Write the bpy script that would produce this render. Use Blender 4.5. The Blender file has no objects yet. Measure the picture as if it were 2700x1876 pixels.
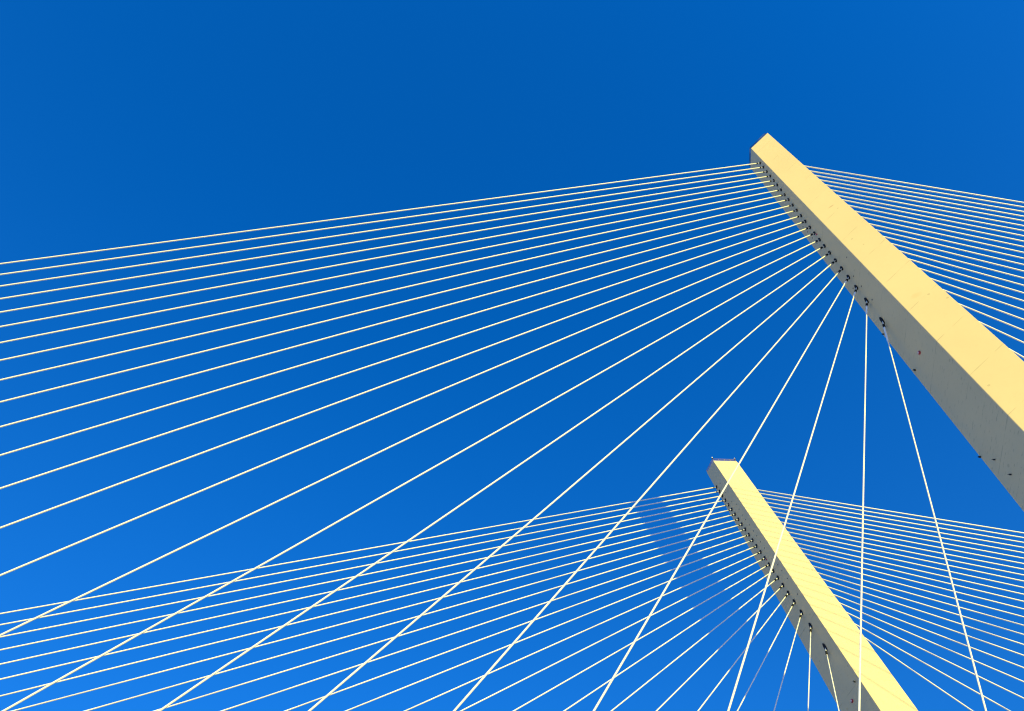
import bpy, bmesh, math, random
from mathutils import Vector, Matrix

# ------------------------------------------------------------------ data (metres, camera at the origin, Z up, bridge along X)
GEO = [
dict(e=dict(l=[[38.2567, 17.7253, 111.6815], [-0.02259, 0.12076, -1.0]], r=[[40.6684, 15.7373, 112.687], [-0.01831, 0.11742, -1.0]], f=[[38.3298, 20.3162, 111.0322], [-0.02139, 0.15496, -1.0]], b=[[42.2996, 18.9068, 112.0377], [-0.01771, 0.15139, -1.0]]),
     cab=dict(
      L=[[[38.169, 18.883, 106.905], [-0.94063, 0.05565, -0.33483]],
         [[38.138, 19.157, 105.372], [-0.93687, 0.05748, -0.34493]],
         [[38.105, 19.44, 103.793], [-0.93278, 0.05939, -0.35552]],
         [[38.073, 19.717, 102.246], [-0.928, 0.06155, -0.36747]],
         [[38.042, 19.992, 100.707], [-0.92283, 0.0638, -0.37989]],
         [[38.012, 20.252, 99.254], [-0.91673, 0.06634, -0.39395]],
         [[37.979, 20.536, 97.667], [-0.91043, 0.06887, -0.4079]],
         [[37.948, 20.81, 96.137], [-0.90301, 0.07171, -0.42359]],
         [[37.917, 21.079, 94.633], [-0.89435, 0.07488, -0.44106]],
         [[37.884, 21.366, 93.026], [-0.88501, 0.07813, -0.45898]],
         [[37.853, 21.635, 91.526], [-0.8738, 0.08183, -0.47935]],
         [[37.821, 21.916, 89.955], [-0.86131, 0.08573, -0.5008]],
         [[37.789, 22.192, 88.41], [-0.84654, 0.09006, -0.52465]],
         [[37.757, 22.472, 86.849], [-0.82929, 0.09481, -0.55071]],
         [[37.725, 22.748, 85.303], [-0.80906, 0.09999, -0.57915]],
         [[37.692, 23.039, 83.677], [-0.78509, 0.10568, -0.61031]],
         [[37.66, 23.313, 82.145], [-0.75573, 0.11206, -0.64522]],
         [[37.627, 23.603, 80.527], [-0.72037, 0.11904, -0.6833]],
         [[37.591, 23.911, 78.804], [-0.67802, 0.12653, -0.72407]],
         [[37.555, 24.229, 77.027], [-0.62621, 0.13462, -0.76794]],
         [[37.517, 24.559, 75.18], [-0.56263, 0.1432, -0.81421]],
         [[37.474, 24.934, 73.088], [-0.48579, 0.15188, -0.86078]],
         [[37.421, 25.391, 70.531], [-0.39239, 0.16035, -0.90571]],
         [[37.347, 26.042, 66.893], [-0.28109, 0.16787, -0.94488]]],
      R=[[[39.811, 18.702, 107.96], [0.89446, 0.08274, -0.43943]],
         [[39.778, 19.005, 106.265], [0.89393, 0.08293, -0.44047]],
         [[39.749, 19.26, 104.838], [0.88911, 0.08458, -0.4498]],
         [[39.72, 19.521, 103.38], [0.88506, 0.08593, -0.45748]],
         [[39.689, 19.796, 101.844], [0.8832, 0.08654, -0.46094]],
         [[39.658, 20.073, 100.297], [0.87941, 0.08777, -0.4679]],
         [[39.627, 20.35, 98.747], [0.87639, 0.08874, -0.47336]],
         [[39.603, 20.563, 97.557], [0.86605, 0.09193, -0.49143]],
         [[39.573, 20.831, 96.06], [0.86034, 0.09362, -0.50105]],
         [[39.542, 21.112, 94.488], [0.85554, 0.09501, -0.50894]],
         [[39.514, 21.364, 93.081], [0.84634, 0.0976, -0.52362]],
         [[39.479, 21.672, 91.358], [0.84346, 0.09839, -0.52811]],
         [[39.453, 21.912, 90.016], [0.83004, 0.10194, -0.5483]],
         [[39.425, 22.16, 88.634], [0.81596, 0.10548, -0.5684]],
         [[39.397, 22.414, 87.214], [0.79978, 0.10931, -0.59026]],
         [[39.369, 22.663, 85.822], [0.78058, 0.11359, -0.61464]],
         [[39.342, 22.905, 84.468], [0.75756, 0.11837, -0.64194]],
         [[39.31, 23.191, 82.868], [0.73763, 0.12224, -0.66405]],
         [[39.282, 23.44, 81.48], [0.70448, 0.12818, -0.69805]],
         [[39.257, 23.665, 80.219], [0.65927, 0.13541, -0.73961]],
         [[39.23, 23.904, 78.883], [0.60661, 0.14277, -0.78207]],
         [[39.211, 24.076, 77.925], [0.53254, 0.1515, -0.83274]],
         [[39.231, 23.891, 78.958], [0.3997, 0.1633, -0.90198]]],
     )),
dict(e=dict(l=[[36.0586, 63.204, 103.3979], [-0.00653, -0.12209, -1.0]], r=[[39.6397, 63.2358, 103.1463], [-0.00992, -0.12215, -1.0]], f=[[35.4997, 65.7072, 103.9447], [-0.01485, -0.08606, -1.0]], b=[[39.0808, 65.739, 103.6932], [-0.01824, -0.08612, -1.0]]),
     cab=dict(
      L=[[[35.5, 64.923, 98.732], [-0.93509, -0.06742, -0.34793]],
         [[35.498, 64.713, 97.278], [-0.93177, -0.0686, -0.35651]],
         [[35.496, 64.504, 95.835], [-0.92783, -0.06995, -0.36637]],
         [[35.494, 64.296, 94.393], [-0.92359, -0.07137, -0.37669]],
         [[35.492, 64.086, 92.94], [-0.91868, -0.07294, -0.3882]],
         [[35.49, 63.877, 91.492], [-0.91348, -0.07455, -0.39999]],
         [[35.488, 63.669, 90.057], [-0.90737, -0.07637, -0.41333]],
         [[35.486, 63.459, 88.602], [-0.90067, -0.07828, -0.42739]],
         [[35.484, 63.252, 87.171], [-0.89245, -0.08051, -0.44391]],
         [[35.482, 63.047, 85.755], [-0.88316, -0.08291, -0.46169]],
         [[35.48, 62.837, 84.299], [-0.87257, -0.08551, -0.48095]],
         [[35.478, 62.628, 82.857], [-0.86048, -0.08829, -0.50177]],
         [[35.476, 62.417, 81.395], [-0.84676, -0.09127, -0.5241]],
         [[35.474, 62.198, 79.885], [-0.83042, -0.09458, -0.54905]],
         [[35.472, 61.984, 78.404], [-0.81087, -0.09825, -0.57692]],
         [[35.47, 61.771, 76.928], [-0.78782, -0.10223, -0.60736]],
         [[35.469, 61.562, 75.483], [-0.75895, -0.10676, -0.64234]],
         [[35.466, 61.342, 73.961], [-0.72523, -0.1115, -0.67942]],
         [[35.464, 61.112, 72.37], [-0.68373, -0.11666, -0.72035]],
         [[35.462, 60.878, 70.753], [-0.63306, -0.1221, -0.76441]],
         [[35.46, 60.623, 68.99], [-0.57016, -0.12776, -0.81154]],
         [[35.457, 60.331, 66.972], [-0.49326, -0.1333, -0.85961]],
         [[35.454, 59.974, 64.5], [-0.39727, -0.13842, -0.9072]],
         [[35.449, 59.452, 60.893], [-0.28306, -0.1423, -0.94849]]],
      R=[[[37.517, 65.054, 99.382], [0.92618, -0.03729, -0.37523]],
         [[37.503, 64.887, 98.227], [0.92164, -0.03894, -0.38609]],
         [[37.486, 64.685, 96.833], [0.91918, -0.03982, -0.39182]],
         [[37.468, 64.474, 95.377], [0.91683, -0.04064, -0.3972]],
         [[37.451, 64.274, 93.996], [0.91347, -0.04179, -0.40476]],
         [[37.433, 64.069, 92.578], [0.90969, -0.04306, -0.41306]],
         [[37.414, 63.85, 91.064], [0.90757, -0.04376, -0.41761]],
         [[37.395, 63.626, 89.515], [0.90557, -0.04441, -0.42187]],
         [[37.378, 63.425, 88.127], [0.90143, -0.04573, -0.43051]],
         [[37.362, 63.235, 86.819], [0.89525, -0.04765, -0.44301]],
         [[37.345, 63.043, 85.493], [0.88814, -0.04979, -0.45687]],
         [[37.327, 62.833, 84.042], [0.88193, -0.05159, -0.46856]],
         [[37.313, 62.664, 82.875], [0.87011, -0.05488, -0.48979]],
         [[37.297, 62.483, 81.624], [0.85717, -0.05828, -0.51172]],
         [[37.28, 62.276, 80.192], [0.84617, -0.06104, -0.52941]],
         [[37.263, 62.08, 78.844], [0.83096, -0.06467, -0.55256]],
         [[37.246, 61.88, 77.461], [0.81281, -0.06874, -0.57846]],
         [[37.231, 61.711, 76.294], [0.78552, -0.07443, -0.61434]],
         [[37.213, 61.503, 74.856], [0.75935, -0.07946, -0.64581]],
         [[37.198, 61.318, 73.579], [0.72089, -0.08622, -0.68767]],
         [[37.182, 61.139, 72.338], [0.67187, -0.09391, -0.73469]],
         [[37.168, 60.972, 71.187], [0.60636, -0.10289, -0.78851]],
         [[37.154, 60.804, 70.027], [0.52174, -0.1127, -0.84563]],
         [[37.148, 60.738, 69.573], [0.40008, -0.12395, -0.90806]]],
     ))]
R_ = math.radians
SC = bpy.context.scene
COL = SC.collection
random.seed(7)

# ------------------------------------------------------------------ node helpers
def new_mat(name):
    m = bpy.data.materials.new(name); m.use_nodes = True
    nt = m.node_tree; b = nt.nodes['Principled BSDF']
    return m, nt, b
def node(nt, kind, **kw):
    n = nt.nodes.new(kind)
    for k, v in kw.items(): setattr(n, k, v)
    return n
def math_n(nt, op, a, b=None, c=None, clamp=False):
    n = node(nt, 'ShaderNodeMath', operation=op); n.use_clamp = clamp
    for i, v in enumerate((a, b, c)):
        if v is None: continue
        if isinstance(v, (int, float)): n.inputs[i].default_value = v
        else: nt.links.new(v, n.inputs[i])
    return n.outputs[0]
def mix(nt, fac, a, b, mode='MIX'):
    n = node(nt, 'ShaderNodeMix', data_type='RGBA', blend_type=mode)
    if isinstance(fac, (int, float)): n.inputs[0].default_value = fac
    else: nt.links.new(fac, n.inputs[0])
    for i, v in ((6, a), (7, b)):
        if isinstance(v, tuple): n.inputs[i].default_value = (*v, 1)
        else: nt.links.new(v, n.inputs[i])
    return n.outputs[2]
def noise(nt, vec, scale, detail=4, rough=.55):
    n = node(nt, 'ShaderNodeTexNoise'); n.inputs['Scale'].default_value = scale
    n.inputs['Detail'].default_value = detail; n.inputs['Roughness'].default_value = rough
    if vec is not None: nt.links.new(vec, n.inputs['Vector'])
    return n.outputs['Fac']
def ramp(nt, fac, lo, hi):
    n = node(nt, 'ShaderNodeMapRange'); n.clamp = True
    nt.links.new(fac, n.inputs[0]); n.inputs[1].default_value = lo; n.inputs[2].default_value = hi
    return n.outputs[0]

# ------------------------------------------------------------------ materials
def concrete_material(name, base, stains):
    """cast concrete: UV.x is the face number + position across it, UV.y the metres down from the top"""
    m, nt, b = new_mat(name)
    uv = node(nt, 'ShaderNodeUVMap', uv_map='face').outputs[0]
    sep = node(nt, 'ShaderNodeSeparateXYZ'); nt.links.new(uv, sep.inputs[0]); u, v = sep.outputs[0], sep.outputs[1]
    geo = node(nt, 'ShaderNodeNewGeometry'); pos = geo.outputs['Position']
    tone = noise(nt, pos, .12, 3); fine = noise(nt, pos, 1.7, 6, .65)
    col = mix(nt, ramp(nt, tone, .3, .7), tuple(c * .965 for c in base), tuple(min(1, c * 1.03) for c in base))
    col = mix(nt, math_n(nt, 'MULTIPLY', ramp(nt, fine, .45, .8), .10), col, tuple(c * .72 for c in base))
    # lift joints, every 5.15 m, faint and broken
    k = math_n(nt, 'DIVIDE', math_n(nt, 'SUBTRACT', v, 12.8), 5.15)
    fr = math_n(nt, 'ABSOLUTE', math_n(nt, 'SUBTRACT', math_n(nt, 'FRACT', math_n(nt, 'ADD', k, .5)), .5))
    joint = math_n(nt, 'LESS_THAN', fr, .0085)
    brk = ramp(nt, noise(nt, pos, .8, 2), .42, .62)
    jf = math_n(nt, 'MULTIPLY', math_n(nt, 'MULTIPLY', joint, brk), .55)
    col = mix(nt, jf, col, tuple(c * .62 for c in base))
    # short dark horizontal form marks, stretched along the lift direction
    cmb = node(nt, 'ShaderNodeCombineXYZ'); nt.links.new(math_n(nt, 'MULTIPLY', u, 3.2), cmb.inputs[0]); nt.links.new(math_n(nt, 'MULTIPLY', v, 2.6), cmb.inputs[1])
    mk = noise(nt, cmb.outputs[0], 2.0, 3, .6)
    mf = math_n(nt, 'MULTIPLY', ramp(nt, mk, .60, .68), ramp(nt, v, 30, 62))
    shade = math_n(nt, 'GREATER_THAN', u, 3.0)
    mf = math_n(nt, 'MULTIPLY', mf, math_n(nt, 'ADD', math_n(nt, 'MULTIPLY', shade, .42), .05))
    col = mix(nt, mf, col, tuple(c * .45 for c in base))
    # pin holes
    vo = node(nt, 'ShaderNodeTexVoronoi'); vo.inputs['Scale'].default_value = .55
    nt.links.new(pos, vo.inputs['Vector'])
    pf = math_n(nt, 'MULTIPLY', math_n(nt, 'LESS_THAN', vo.outputs['Distance'], .07), .38)
    col = mix(nt, pf, col, tuple(c * .5 for c in base))
    # rust and damp patches with their own place on the face
    for (su, sv, ru, rv, tilt, tint, amt) in stains:
        du = math_n(nt, 'DIVIDE', math_n(nt, 'SUBTRACT', u, su), ru)
        dv = math_n(nt, 'DIVIDE', math_n(nt, 'SUBTRACT', math_n(nt, 'SUBTRACT', v, sv), math_n(nt, 'MULTIPLY', math_n(nt, 'SUBTRACT', u, su), tilt)), rv)
        rr = math_n(nt, 'ADD', math_n(nt, 'MULTIPLY', du, du), math_n(nt, 'MULTIPLY', dv, dv))
        rr = math_n(nt, 'ADD', rr, math_n(nt, 'MULTIPLY', math_n(nt, 'SUBTRACT', fine, .5), 1.6))
        f = math_n(nt, 'MULTIPLY', math_n(nt, 'SUBTRACT', 1.0, rr, clamp=True), amt)
        col = mix(nt, f, col, tint)
    nt.links.new(col, b.inputs['Base Color'])
    b.inputs['Roughness'].default_value = .82
    bp = node(nt, 'ShaderNodeBump'); bp.inputs['Strength'].default_value = .12; bp.inputs['Distance'].default_value = .02
    nt.links.new(fine, bp.inputs['Height']); nt.links.new(bp.outputs[0], b.inputs['Normal'])
    return m
def plain(name, col, rough=.5, metal=0.0, var=.06, scale=3.0):
    m, nt, b = new_mat(name)
    geo = node(nt, 'ShaderNodeNewGeometry')
    f = noise(nt, geo.outputs['Position'], scale, 4)
    c = mix(nt, f, tuple(x * (1 - var) for x in col), tuple(min(1, x * (1 + var)) for x in col))
    nt.links.new(c, b.inputs['Base Color']); b.inputs['Roughness'].default_value = rough; b.inputs['Metallic'].default_value = metal
    return m
CONC = (.72, .57, .31)
M_NEAR = concrete_material('ochre_painted_concrete', CONC, [(.58, 26.8, .13, .16, 1.1, (.50, .33, .17), .7), (.43, 48.0, .17, .42, 1.2, (.78, .50, .25), .55)])
M_FAR = concrete_material('ochre_painted_concrete_far', CONC, [])
M_CABLE = plain('white_cable_sheath', (.82, .805, .72), .42, 0, .03, .5)
M_RUBBER = plain('black_rubber', (.003, .003, .004), .9, 0, .3)
M_SLEEVE = plain('pale_grey_sleeve', (.86, .88, .88), .4, 0, .03)
M_STEEL = plain('painted_grey_steel', (.42, .42, .44), .45, .3)
M_RAIL = plain('weathered_rail_steel', (.30, .22, .20), .6, .1)
M_DARK = plain('dark_steel', (.03, .03, .035), .5, .4)
M_HOLE = plain('form_tie_plug', (.07, .07, .07), .8)
M_RED = plain('red_lamp_housing', (.45, .03, .06), .35)
M_LENS = plain('pale_lamp_lens', (.75, .55, .6), .15)
M_GLOBE = plain('white_lamp_globe', (.85, .85, .88), .25)
M_GROUND = plain('pale_sandy_ground', (.54, .49, .45), .9, 0, .25, .02)
M_ROAD = plain('asphalt', (.05, .05, .052), .85, 0, .2, .4)
M_DECK = plain('deck_concrete', (.36, .33, .28), .8, 0, .12, .2)

# ------------------------------------------------------------------ mesh helpers
def obj(name, bm, mat, parent=None, smooth=False):
    me = bpy.data.meshes.new(name); bm.to_mesh(me); bm.free()
    me.materials.append(mat)
    if smooth:
        for p in me.polygons: p.use_smooth = True
    o = bpy.data.objects.new(name, me); COL.objects.link(o)
    if parent is not None: o.parent = parent
    return o
def tag(o, label=None, cat=None, group=None, kind=None):
    if label: o['label'] = label
    if cat: o['category'] = cat
    if group: o['group'] = group
    if kind: o['kind'] = kind
    return o
def frame(d):
    d = Vector(d).normalized(); a = Vector((0, 0, 1)) if abs(d.z) < .95 else Vector((1, 0, 0))
    x = d.cross(a).normalized(); return x, d.cross(x).normalized(), d
def tube(bm, pts, radii, n=14, caps=True):
    """a lofted round tube through pts"""
    rings = []
    x, y, d = frame(Vector(pts[-1]) - Vector(pts[0]))
    for p, r in zip(pts, radii):
        rings.append([bm.verts.new(Vector(p) + (x * math.cos(2 * math.pi * i / n) + y * math.sin(2 * math.pi * i / n)) * r) for i in range(n)])
    for a, b in zip(rings, rings[1:]):
        for i in range(n): bm.faces.new((a[i], a[(i + 1) % n], b[(i + 1) % n], b[i]))
    if caps: bm.faces.new(rings[0][::-1]); bm.faces.new(rings[-1])
    return bm
def box(bm, c, ax, half):
    c = Vector(c); vs = [bm.verts.new(c + ax[0] * sx * half[0] + ax[1] * sy * half[1] + ax[2] * sz * half[2]) for sx in (-1, 1) for sy in (-1, 1) for sz in (-1, 1)]
    for f in ((0, 1, 3, 2), (4, 6, 7, 5), (0, 4, 5, 1), (2, 3, 7, 6), (0, 2, 6, 4), (1, 5, 7, 3)): bm.faces.new([vs[i] for i in f])
    return bm
def ball(bm, c, r, n=12):
    bmesh.ops.create_uvsphere(bm, u_segments=n, v_segments=8, radius=r, matrix=Matrix.Translation(c)); return bm

# ------------------------------------------------------------------ setting: ground, road deck
ZG = -1.7
bm = bmesh.new()
vs = [bm.verts.new(p) for p in ((-6000, -6000, ZG), (6000, -6000, ZG), (6000, 6000, ZG), (-6000, 6000, ZG))]; bm.faces.new(vs)
tag(obj('ground', bm, M_GROUND), 'pale sandy open ground below the bridge', 'ground', kind='structure')
bm = bmesh.new(); box(bm, (12, 46.5, ZG + .35), (Vector((1, 0, 0)), Vector((0, 1, 0)), Vector((0, 0, 1))), (330, 13, .346))
tag(obj('bridge_deck', bm, M_DECK), 'concrete bridge deck carrying the stay cable ends', 'bridge deck', kind='structure')
bm = bmesh.new()
vs = [bm.verts.new(p) for p in ((-318, 41, ZG + .704), (342, 41, ZG + .704), (342, 51, ZG + .704), (-318, 51, ZG + .704))]; bm.faces.new(vs)
tag(obj('road', bm, M_ROAD), 'asphalt carriageway between the two cable planes', 'road', kind='structure')
Z_DECK = ZG + .69

# ------------------------------------------------------------------ pylons
class Leg:
    def __init__(s, e): s.e = {k: (Vector(a), Vector(b)) for k, (a, b) in e.items()}
    def at(s, k, h):
        a, d = s.e[k]; return a + d * h                             # h metres down from that corner's own top
    def atz(s, k, z):
        a, d = s.e[k]; return a + d * (a.z - z)
    def shade(s, u, v, out=0.0):
        a, b = s.at('l', v), s.at('f', v); p = a.lerp(b, u)
        return p + s.shade_n() * out
    def shade_n(s):
        a, b, c = s.at('l', 0), s.at('f', 0), s.at('l', 50)
        n = (b - a).cross(c - a).normalized()
        return n if n.x < 0 else -n
    def down(s): return (s.at('l', 50) - s.at('l', 0)).normalized()
def build_pylon(L, mat, label, rail_in, H, m_rail, lamps, reds, dark, holes, marks):
    base = sum((L.atz(k, ZG) for k in 'lrbf'), Vector()) / 4
    root = bpy.data.objects.new('bridge_pylon', None); COL.objects.link(root); root.location = base
    tag(root, label, 'bridge pylon', 'the two pylons of the bridge')
    bpy.context.view_layer.update()
    inv = Matrix.Translation(-base)
    def part(name, bm, m, parent=None, smooth=False):
        bm.transform(inv)
        return obj(name, bm, m, parent if parent is not None else root, smooth)
    # shaft: four tapering faces, chamfered arrises, capped top
    bm = bmesh.new(); order = 'lrbf'; N = 14
    ch = .03
    ring_at = []
    for j in range(N + 1):
        ring = []
        hz = [(L.e[k][0].z - ZG) * j / N for k in order]
        P = [L.at(k, h) for k, h in zip(order, hz)]
        for i in range(4):
            p, q, r = P[i - 1], P[i], P[(i + 1) % 4]
            ring.append((q + (p - q).normalized() * ch, hz[i])); ring.append((q + (r - q).normalized() * ch, hz[i]))
        ring_at.append([(bm.verts.new(p), h) for p, h in ring])
    uvl = bm.loops.layers.uv.new('face')
    for a, b in zip(ring_at, ring_at[1:]):
        for i in range(8):
            j = (i + 1) % 8
            f = bm.faces.new((a[i][0], b[i][0], b[j][0], a[j][0]))
            face = (i - 1) // 2 if i % 2 else None
            us = {a[i][0]: (0, a[i][1]), b[i][0]: (0, b[i][1]), b[j][0]: (1, b[j][1]), a[j][0]: (1, a[j][1])}
            fi = ((i - 1) // 2) % 4 if i % 2 else ((i // 2) % 4)
            for lp in f.loops:
                x, h = us[lp.vert]
                if i % 2 == 0: x = 0
                if fi == 3: x = 1 - x                                # shaded face counts from the lit arris
                lp[uvl].uv = (fi + min(max(x, .001), .999), h)
    bm.faces.new([v for v, h in ring_at[0]]); bm.faces.new([v for v, h in ring_at[-1]][::-1])
    bmesh.ops.recalc_face_normals(bm, faces=bm.faces)
    part('shaft', bm, mat)
    # railing round the roof
    C = sum((L.at(k, 0) for k in order), Vector()) / 4
    T = [L.at(k, 0) + (C - L.at(k, 0)).normalized() * rail_in[i] for i, k in enumerate(order)]
    up = Vector((0, 0, 1))
    for i in range(4):
        a, b = T[i], T[(i + 1) % 4]
        bm = bmesh.new()
        for hh in (H * .52, H): tube(bm, [a + up * hh, b + up * hh], [.03, .03], 8)
        nP = max(2, round((b - a).length / .9))
        for j in range(nP): 
            p = a.lerp(b, j / nP); tube(bm, [p - up * .05, p + up * H], [.03, .03], 8)
        part('top_railing', bm, m_rail, smooth=True)
    for i, r in lamps:
        p = T[i]
        bm = bmesh.new(); tube(bm, [p + up * (H - .05), p + up * (H + .22)], [.08, .10], 10)
        st = part('corner_lamp', bm, M_DARK, smooth=True)
        bm = bmesh.new(); ball(bm, p + up * (H + .22 + r * .8), r)
        part('lamp_globe', bm, M_GLOBE, st, True)
    n, dn = L.shade_n(), L.down(); ax = dn.cross(n).normalized()
    for u, v, s in reds:
        c = L.shade(u, v)
        bm = bmesh.new(); tube(bm, [c - n * .02, c + n * .10], [.17 * s, .155 * s], 16)
        hs = part('warning_light', bm, M_RED, smooth=False)
        bm = bmesh.new(); tube(bm, [c + n * .10, c + n * .15, c + n * .18], [.10 * s, .09 * s, .05 * s], 14)
        part('lens', bm, M_LENS, hs, True)
    for u, v, s in dark:
        c = L.shade(u, v)
        bm = bmesh.new(); box(bm, c + n * .07, (ax, dn, n), (.13 * s, .17 * s, .09)); tube(bm, [c + n * .16, c + n * .26], [.07 * s, .05 * s], 10)
        part('wall_bracket', bm, M_DARK)
    for u, v in holes:
        bm = bmesh.new(); c = L.shade(u, v); tube(bm, [c - n * .01, c + n * .012], [.085, .085], 10)
        part('tie_plug', bm, M_HOLE)
    return root

legs = [Leg(g['e']) for g in GEO]
build_pylon(legs[0], M_NEAR, 'large near bridge pylon running off the right edge, warm sunlit front face', (.18, .24, .24, .18), 0.95, M_DARK, [],
            [(.505, 51.6, 1.0), (.499, 26.7, .6)], [(.957, 44.9, .32), (.897, 51.25, .42), (.985, 62.0, .36), (.779, 63.7, .25), (.718, 65.7, .26)],
            [(.50, 37.2), (.52, 39.2), (.54, 41.8), (.23, 35.2), (.76, 25.4), (.75, 26.9), (.75, 23.8), (.76, 22.2), (.79, 37.35)], None)
build_pylon(legs[1], M_FAR, 'smaller far bridge pylon at lower right, pale yellow front and railed top', (.10, .10, .10, .10), .62, M_RAIL, [(0, .12), (1, .10)],
            [(.53, 49.7, 1.0), (.512, 25.75, .6)], [(.153, 48.6, .4)],
            [(.51, 5.5), (.50, 8.4), (.48, 11.2), (.33, 12.66), (.34, 13.96), (.34, 15.6), (.35, 16.8), (.32, 18.3), (.31, 19.9), (.30, 21.16), (.31, 22.57), (.31, 24.05), (.20, 26.8), (.19, 28.3), (.18, 29.6), (.17, 31.3), (.17, 34.4)], None)

# ------------------------------------------------------------------ stay cables
ORD = 'first second third fourth fifth sixth seventh eighth ninth tenth eleventh twelfth thirteenth fourteenth fifteenth sixteenth seventeenth eighteenth nineteenth twentieth twenty-first twenty-second twenty-third twenty-fourth'.split()
R_MIN, R_MAX = .046, .077
def cable(k, side, i, P, D, n_all):
    L = legs[k]; P = Vector(P); D = Vector(D)
    end = P + D * ((P.z - Z_DECK) / -D.z)
    pyl = ('near', 'far')[k]; fan = {'L': 'left', 'R': 'right'}[side]
    if i == 0: pos = 'topmost white stay cable'
    elif i == n_all - 1: pos = 'lowest and steepest white stay cable' if n_all == 24 else 'lowest white stay cable in view'
    else: pos = ORD[i] + ' white stay cable from the top'
    label = "%s of the %s pylon's %s fan" % (pos, pyl, fan)
    if side == 'L' and 0 < i < n_all - 1 and k == 1: label += ', shadowed partway'
    if side == 'L' and i >= 16 and k == 0 and i < n_all - 1: label += ', grey upper end'
    bm = bmesh.new()
    a0 = STAND[k] if side == 'L' else 0.0
    a0 = a0 * (1 + .9 * max(0, i - 12) / 11) if side == 'L' else 0.0
    s = P + D * a0
    Ln = (end - s).length
    # slight catenary sag, plumb below the chord
    pts = []; NS = 24 if side == 'L' else 16
    for j in range(NS + 1):
        t = j / NS
        q = s.lerp(end, t); q.z -= SAG * Ln * Ln * abs(D.x) * 4 * t * (1 - t)
        pts.append(q - s)
    rc = R_MIN + (R_MAX - R_MIN) * min(1, Ln / 300)                  # longer stays carry more strands
    if side == 'R': rc *= 1.22
    tube(bm, pts, [rc] * (NS + 1), 14)
    o = obj('stay_cable', bm, M_CABLE, None, True); o.location = s
    tag(o, label, 'stay cable', "stay cables of the %s pylon's %s fan" % (pyl, fan))
    if side != 'L': return
    n = L.shade_n(); back = -s
    def add(name, bm, m, par=o, smooth=True):
        bm.transform(Matrix.Translation(-s)); return obj(name, bm, m, par, smooth)
    # recess mouth flush on the face, drawn out along the cable's own slope
    x, y, d = frame(D)
    dn = (D - n * D.dot(n)).normalized() if abs(D.dot(n)) < .999 else L.down()
    sx = dn.cross(n).normalized(); ca = max(.28, abs(D.dot(n)))
    bm = bmesh.new(); c = P + n * .004
    ringA = [bm.verts.new(c + sx * math.cos(t) * .16 + dn * math.sin(t) * .27 / ca ** .55) for t in [2 * math.pi * q / 20 for q in range(20)]]
    ringB = [bm.verts.new(v.co + n * .09) for v in ringA]
    for q in range(20): bm.faces.new((ringA[q], ringA[(q + 1) % 20], ringB[(q + 1) % 20], ringB[q]))
    bm.faces.new(ringB); bm.faces.new(ringA[::-1]); bmesh.ops.recalc_face_normals(bm, faces=bm.faces)
    add('anchor_plate', bm, M_RUBBER, smooth=False)
    bm = bmesh.new(); tube(bm, [P - D * .05, P + D * (a0 - .10)], [.06, .055], 14)
    add('guide_tube', bm, M_CABLE)
    bm = bmesh.new(); cl = .20 if i < 12 else .20 + .30 * (i - 11) / 12
    tube(bm, [P + D * (a0 - cl), P + D * (a0 - cl + .02), P + D * (a0 - .02), P + D * a0], [.065, .115, .115, .065], 14)
    add('damper_collar', bm, M_RUBBER)
    if k == 0 and i >= 20:                                          # stouter pale sleeve below the steepest anchors
        ln = (.8, 1.1, 1.6, 2.5)[i - 20]; bm = bmesh.new()
        tube(bm, [P + D * (a0 + .02), P + D * (a0 + .1), P + D * (a0 + ln - .12), P + D * (a0 + ln)], [.09, .095, .09, .05], 14)
        add('guide_sleeve', bm, M_SLEEVE)
STAND = (.66, .66)
SAG = 0.0
for k in (0, 1):
    for side in 'LR':
        rows = GEO[k]['cab'][side]
        for i, (P, D) in enumerate(rows): cable(k, side, i, P, D, len(rows))

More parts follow.
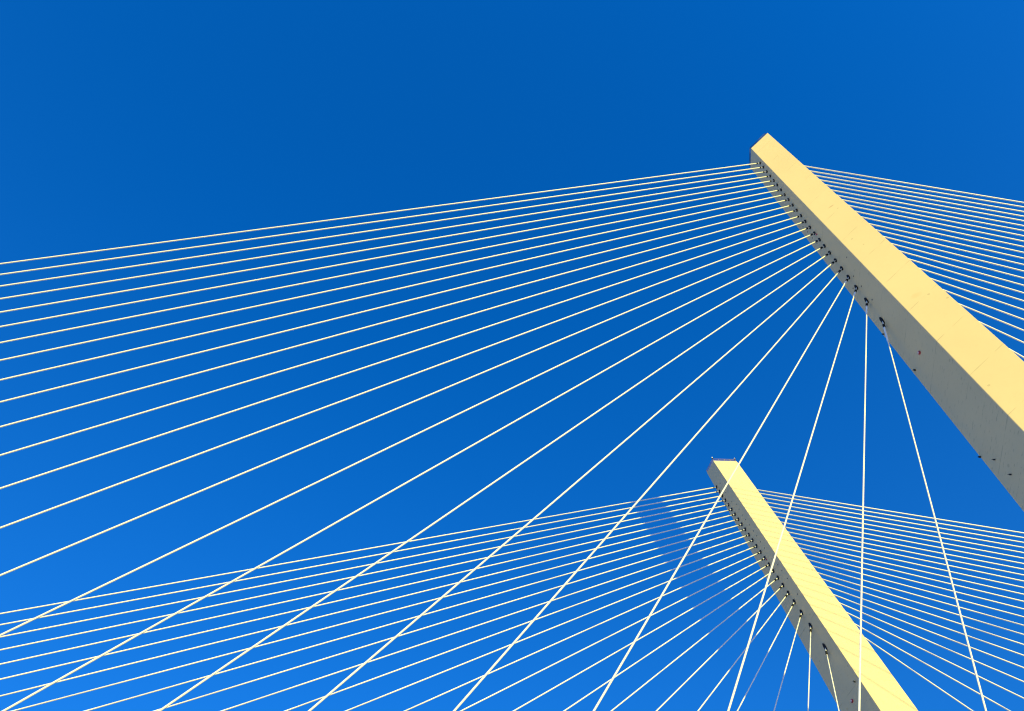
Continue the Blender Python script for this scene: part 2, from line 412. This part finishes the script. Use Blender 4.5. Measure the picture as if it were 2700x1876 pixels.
# ------------------------------------------------------------------ light: low warm sun behind the camera, clear sky
AZ, EL = (0.34899, 0.17733)                                                       # sun stands at azimuth AZ east of -Y, elevation EL
to_sun = Vector((math.cos(EL) * math.sin(AZ), -math.cos(EL) * math.cos(AZ), math.sin(EL)))
sd = bpy.data.lights.new('sun', 'SUN'); sd.energy = 5.0; sd.angle = R_(.7); sd.color = (1, .875, .215)
so = bpy.data.objects.new('sun', sd); COL.objects.link(so); so.rotation_euler = to_sun.to_track_quat('Z', 'Y').to_euler(); so.location = to_sun * 400
w = bpy.data.worlds.new('World'); SC.world = w; w.use_nodes = True; nt = w.node_tree
bg = nt.nodes['Background']
sky = node(nt, 'ShaderNodeTexSky', sky_type='NISHITA'); sky.sun_disc = False
sky.sun_elevation = EL; sky.sun_rotation = math.pi - AZ
sky.altitude = 0; sky.air_density = 1; sky.dust_density = .3; sky.ozone_density = 3
tc = node(nt, 'ShaderNodeTexCoord'); sz = node(nt, 'ShaderNodeSeparateXYZ'); nt.links.new(tc.outputs['Generated'], sz.inputs[0])
deep = ramp(nt, sz.outputs[2], .10, .50)                            # clear polarised blue overhead, pale towards the horizon
high = ramp(nt, sz.outputs[2], .60, .93)
tint = mix(nt, deep, (.97, .93, 1.42), mix(nt, high, (.13, 1.10, 2.18), (.015, 1.13, 2.38)))
nt.links.new(mix(nt, 1.0, sky.outputs[0], tint, 'MULTIPLY'), bg.inputs[0]); bg.inputs[1].default_value = .116
SC.view_settings.view_transform = 'Standard'; SC.view_settings.look = 'None'; SC.view_settings.gamma = 1; SC.view_settings.use_curve_mapping = False
SC.view_settings.exposure = .5

# ------------------------------------------------------------------ camera
cam = bpy.data.cameras.new('camera'); co = bpy.data.objects.new('camera', cam); COL.objects.link(co)
cam.sensor_width = 36; cam.lens = 27.953; cam.clip_start = .1; cam.clip_end = 20000
r, f, u = ((0.9990292, -0.0154573, -0.0412527), (0.0439834, 0.4028211, 0.9142213), (0.002486, -0.9151482, 0.4031099))
co.matrix_world = Matrix(((r[0], u[0], -f[0], 0), (r[1], u[1], -f[1], 0), (r[2], u[2], -f[2], 0), (0, 0, 0, 1)))
SC.camera = co
SC.cycles.max_bounces = 6; SC.cycles.diffuse_bounces = 4
SC.cycles.filter_width = 1.2
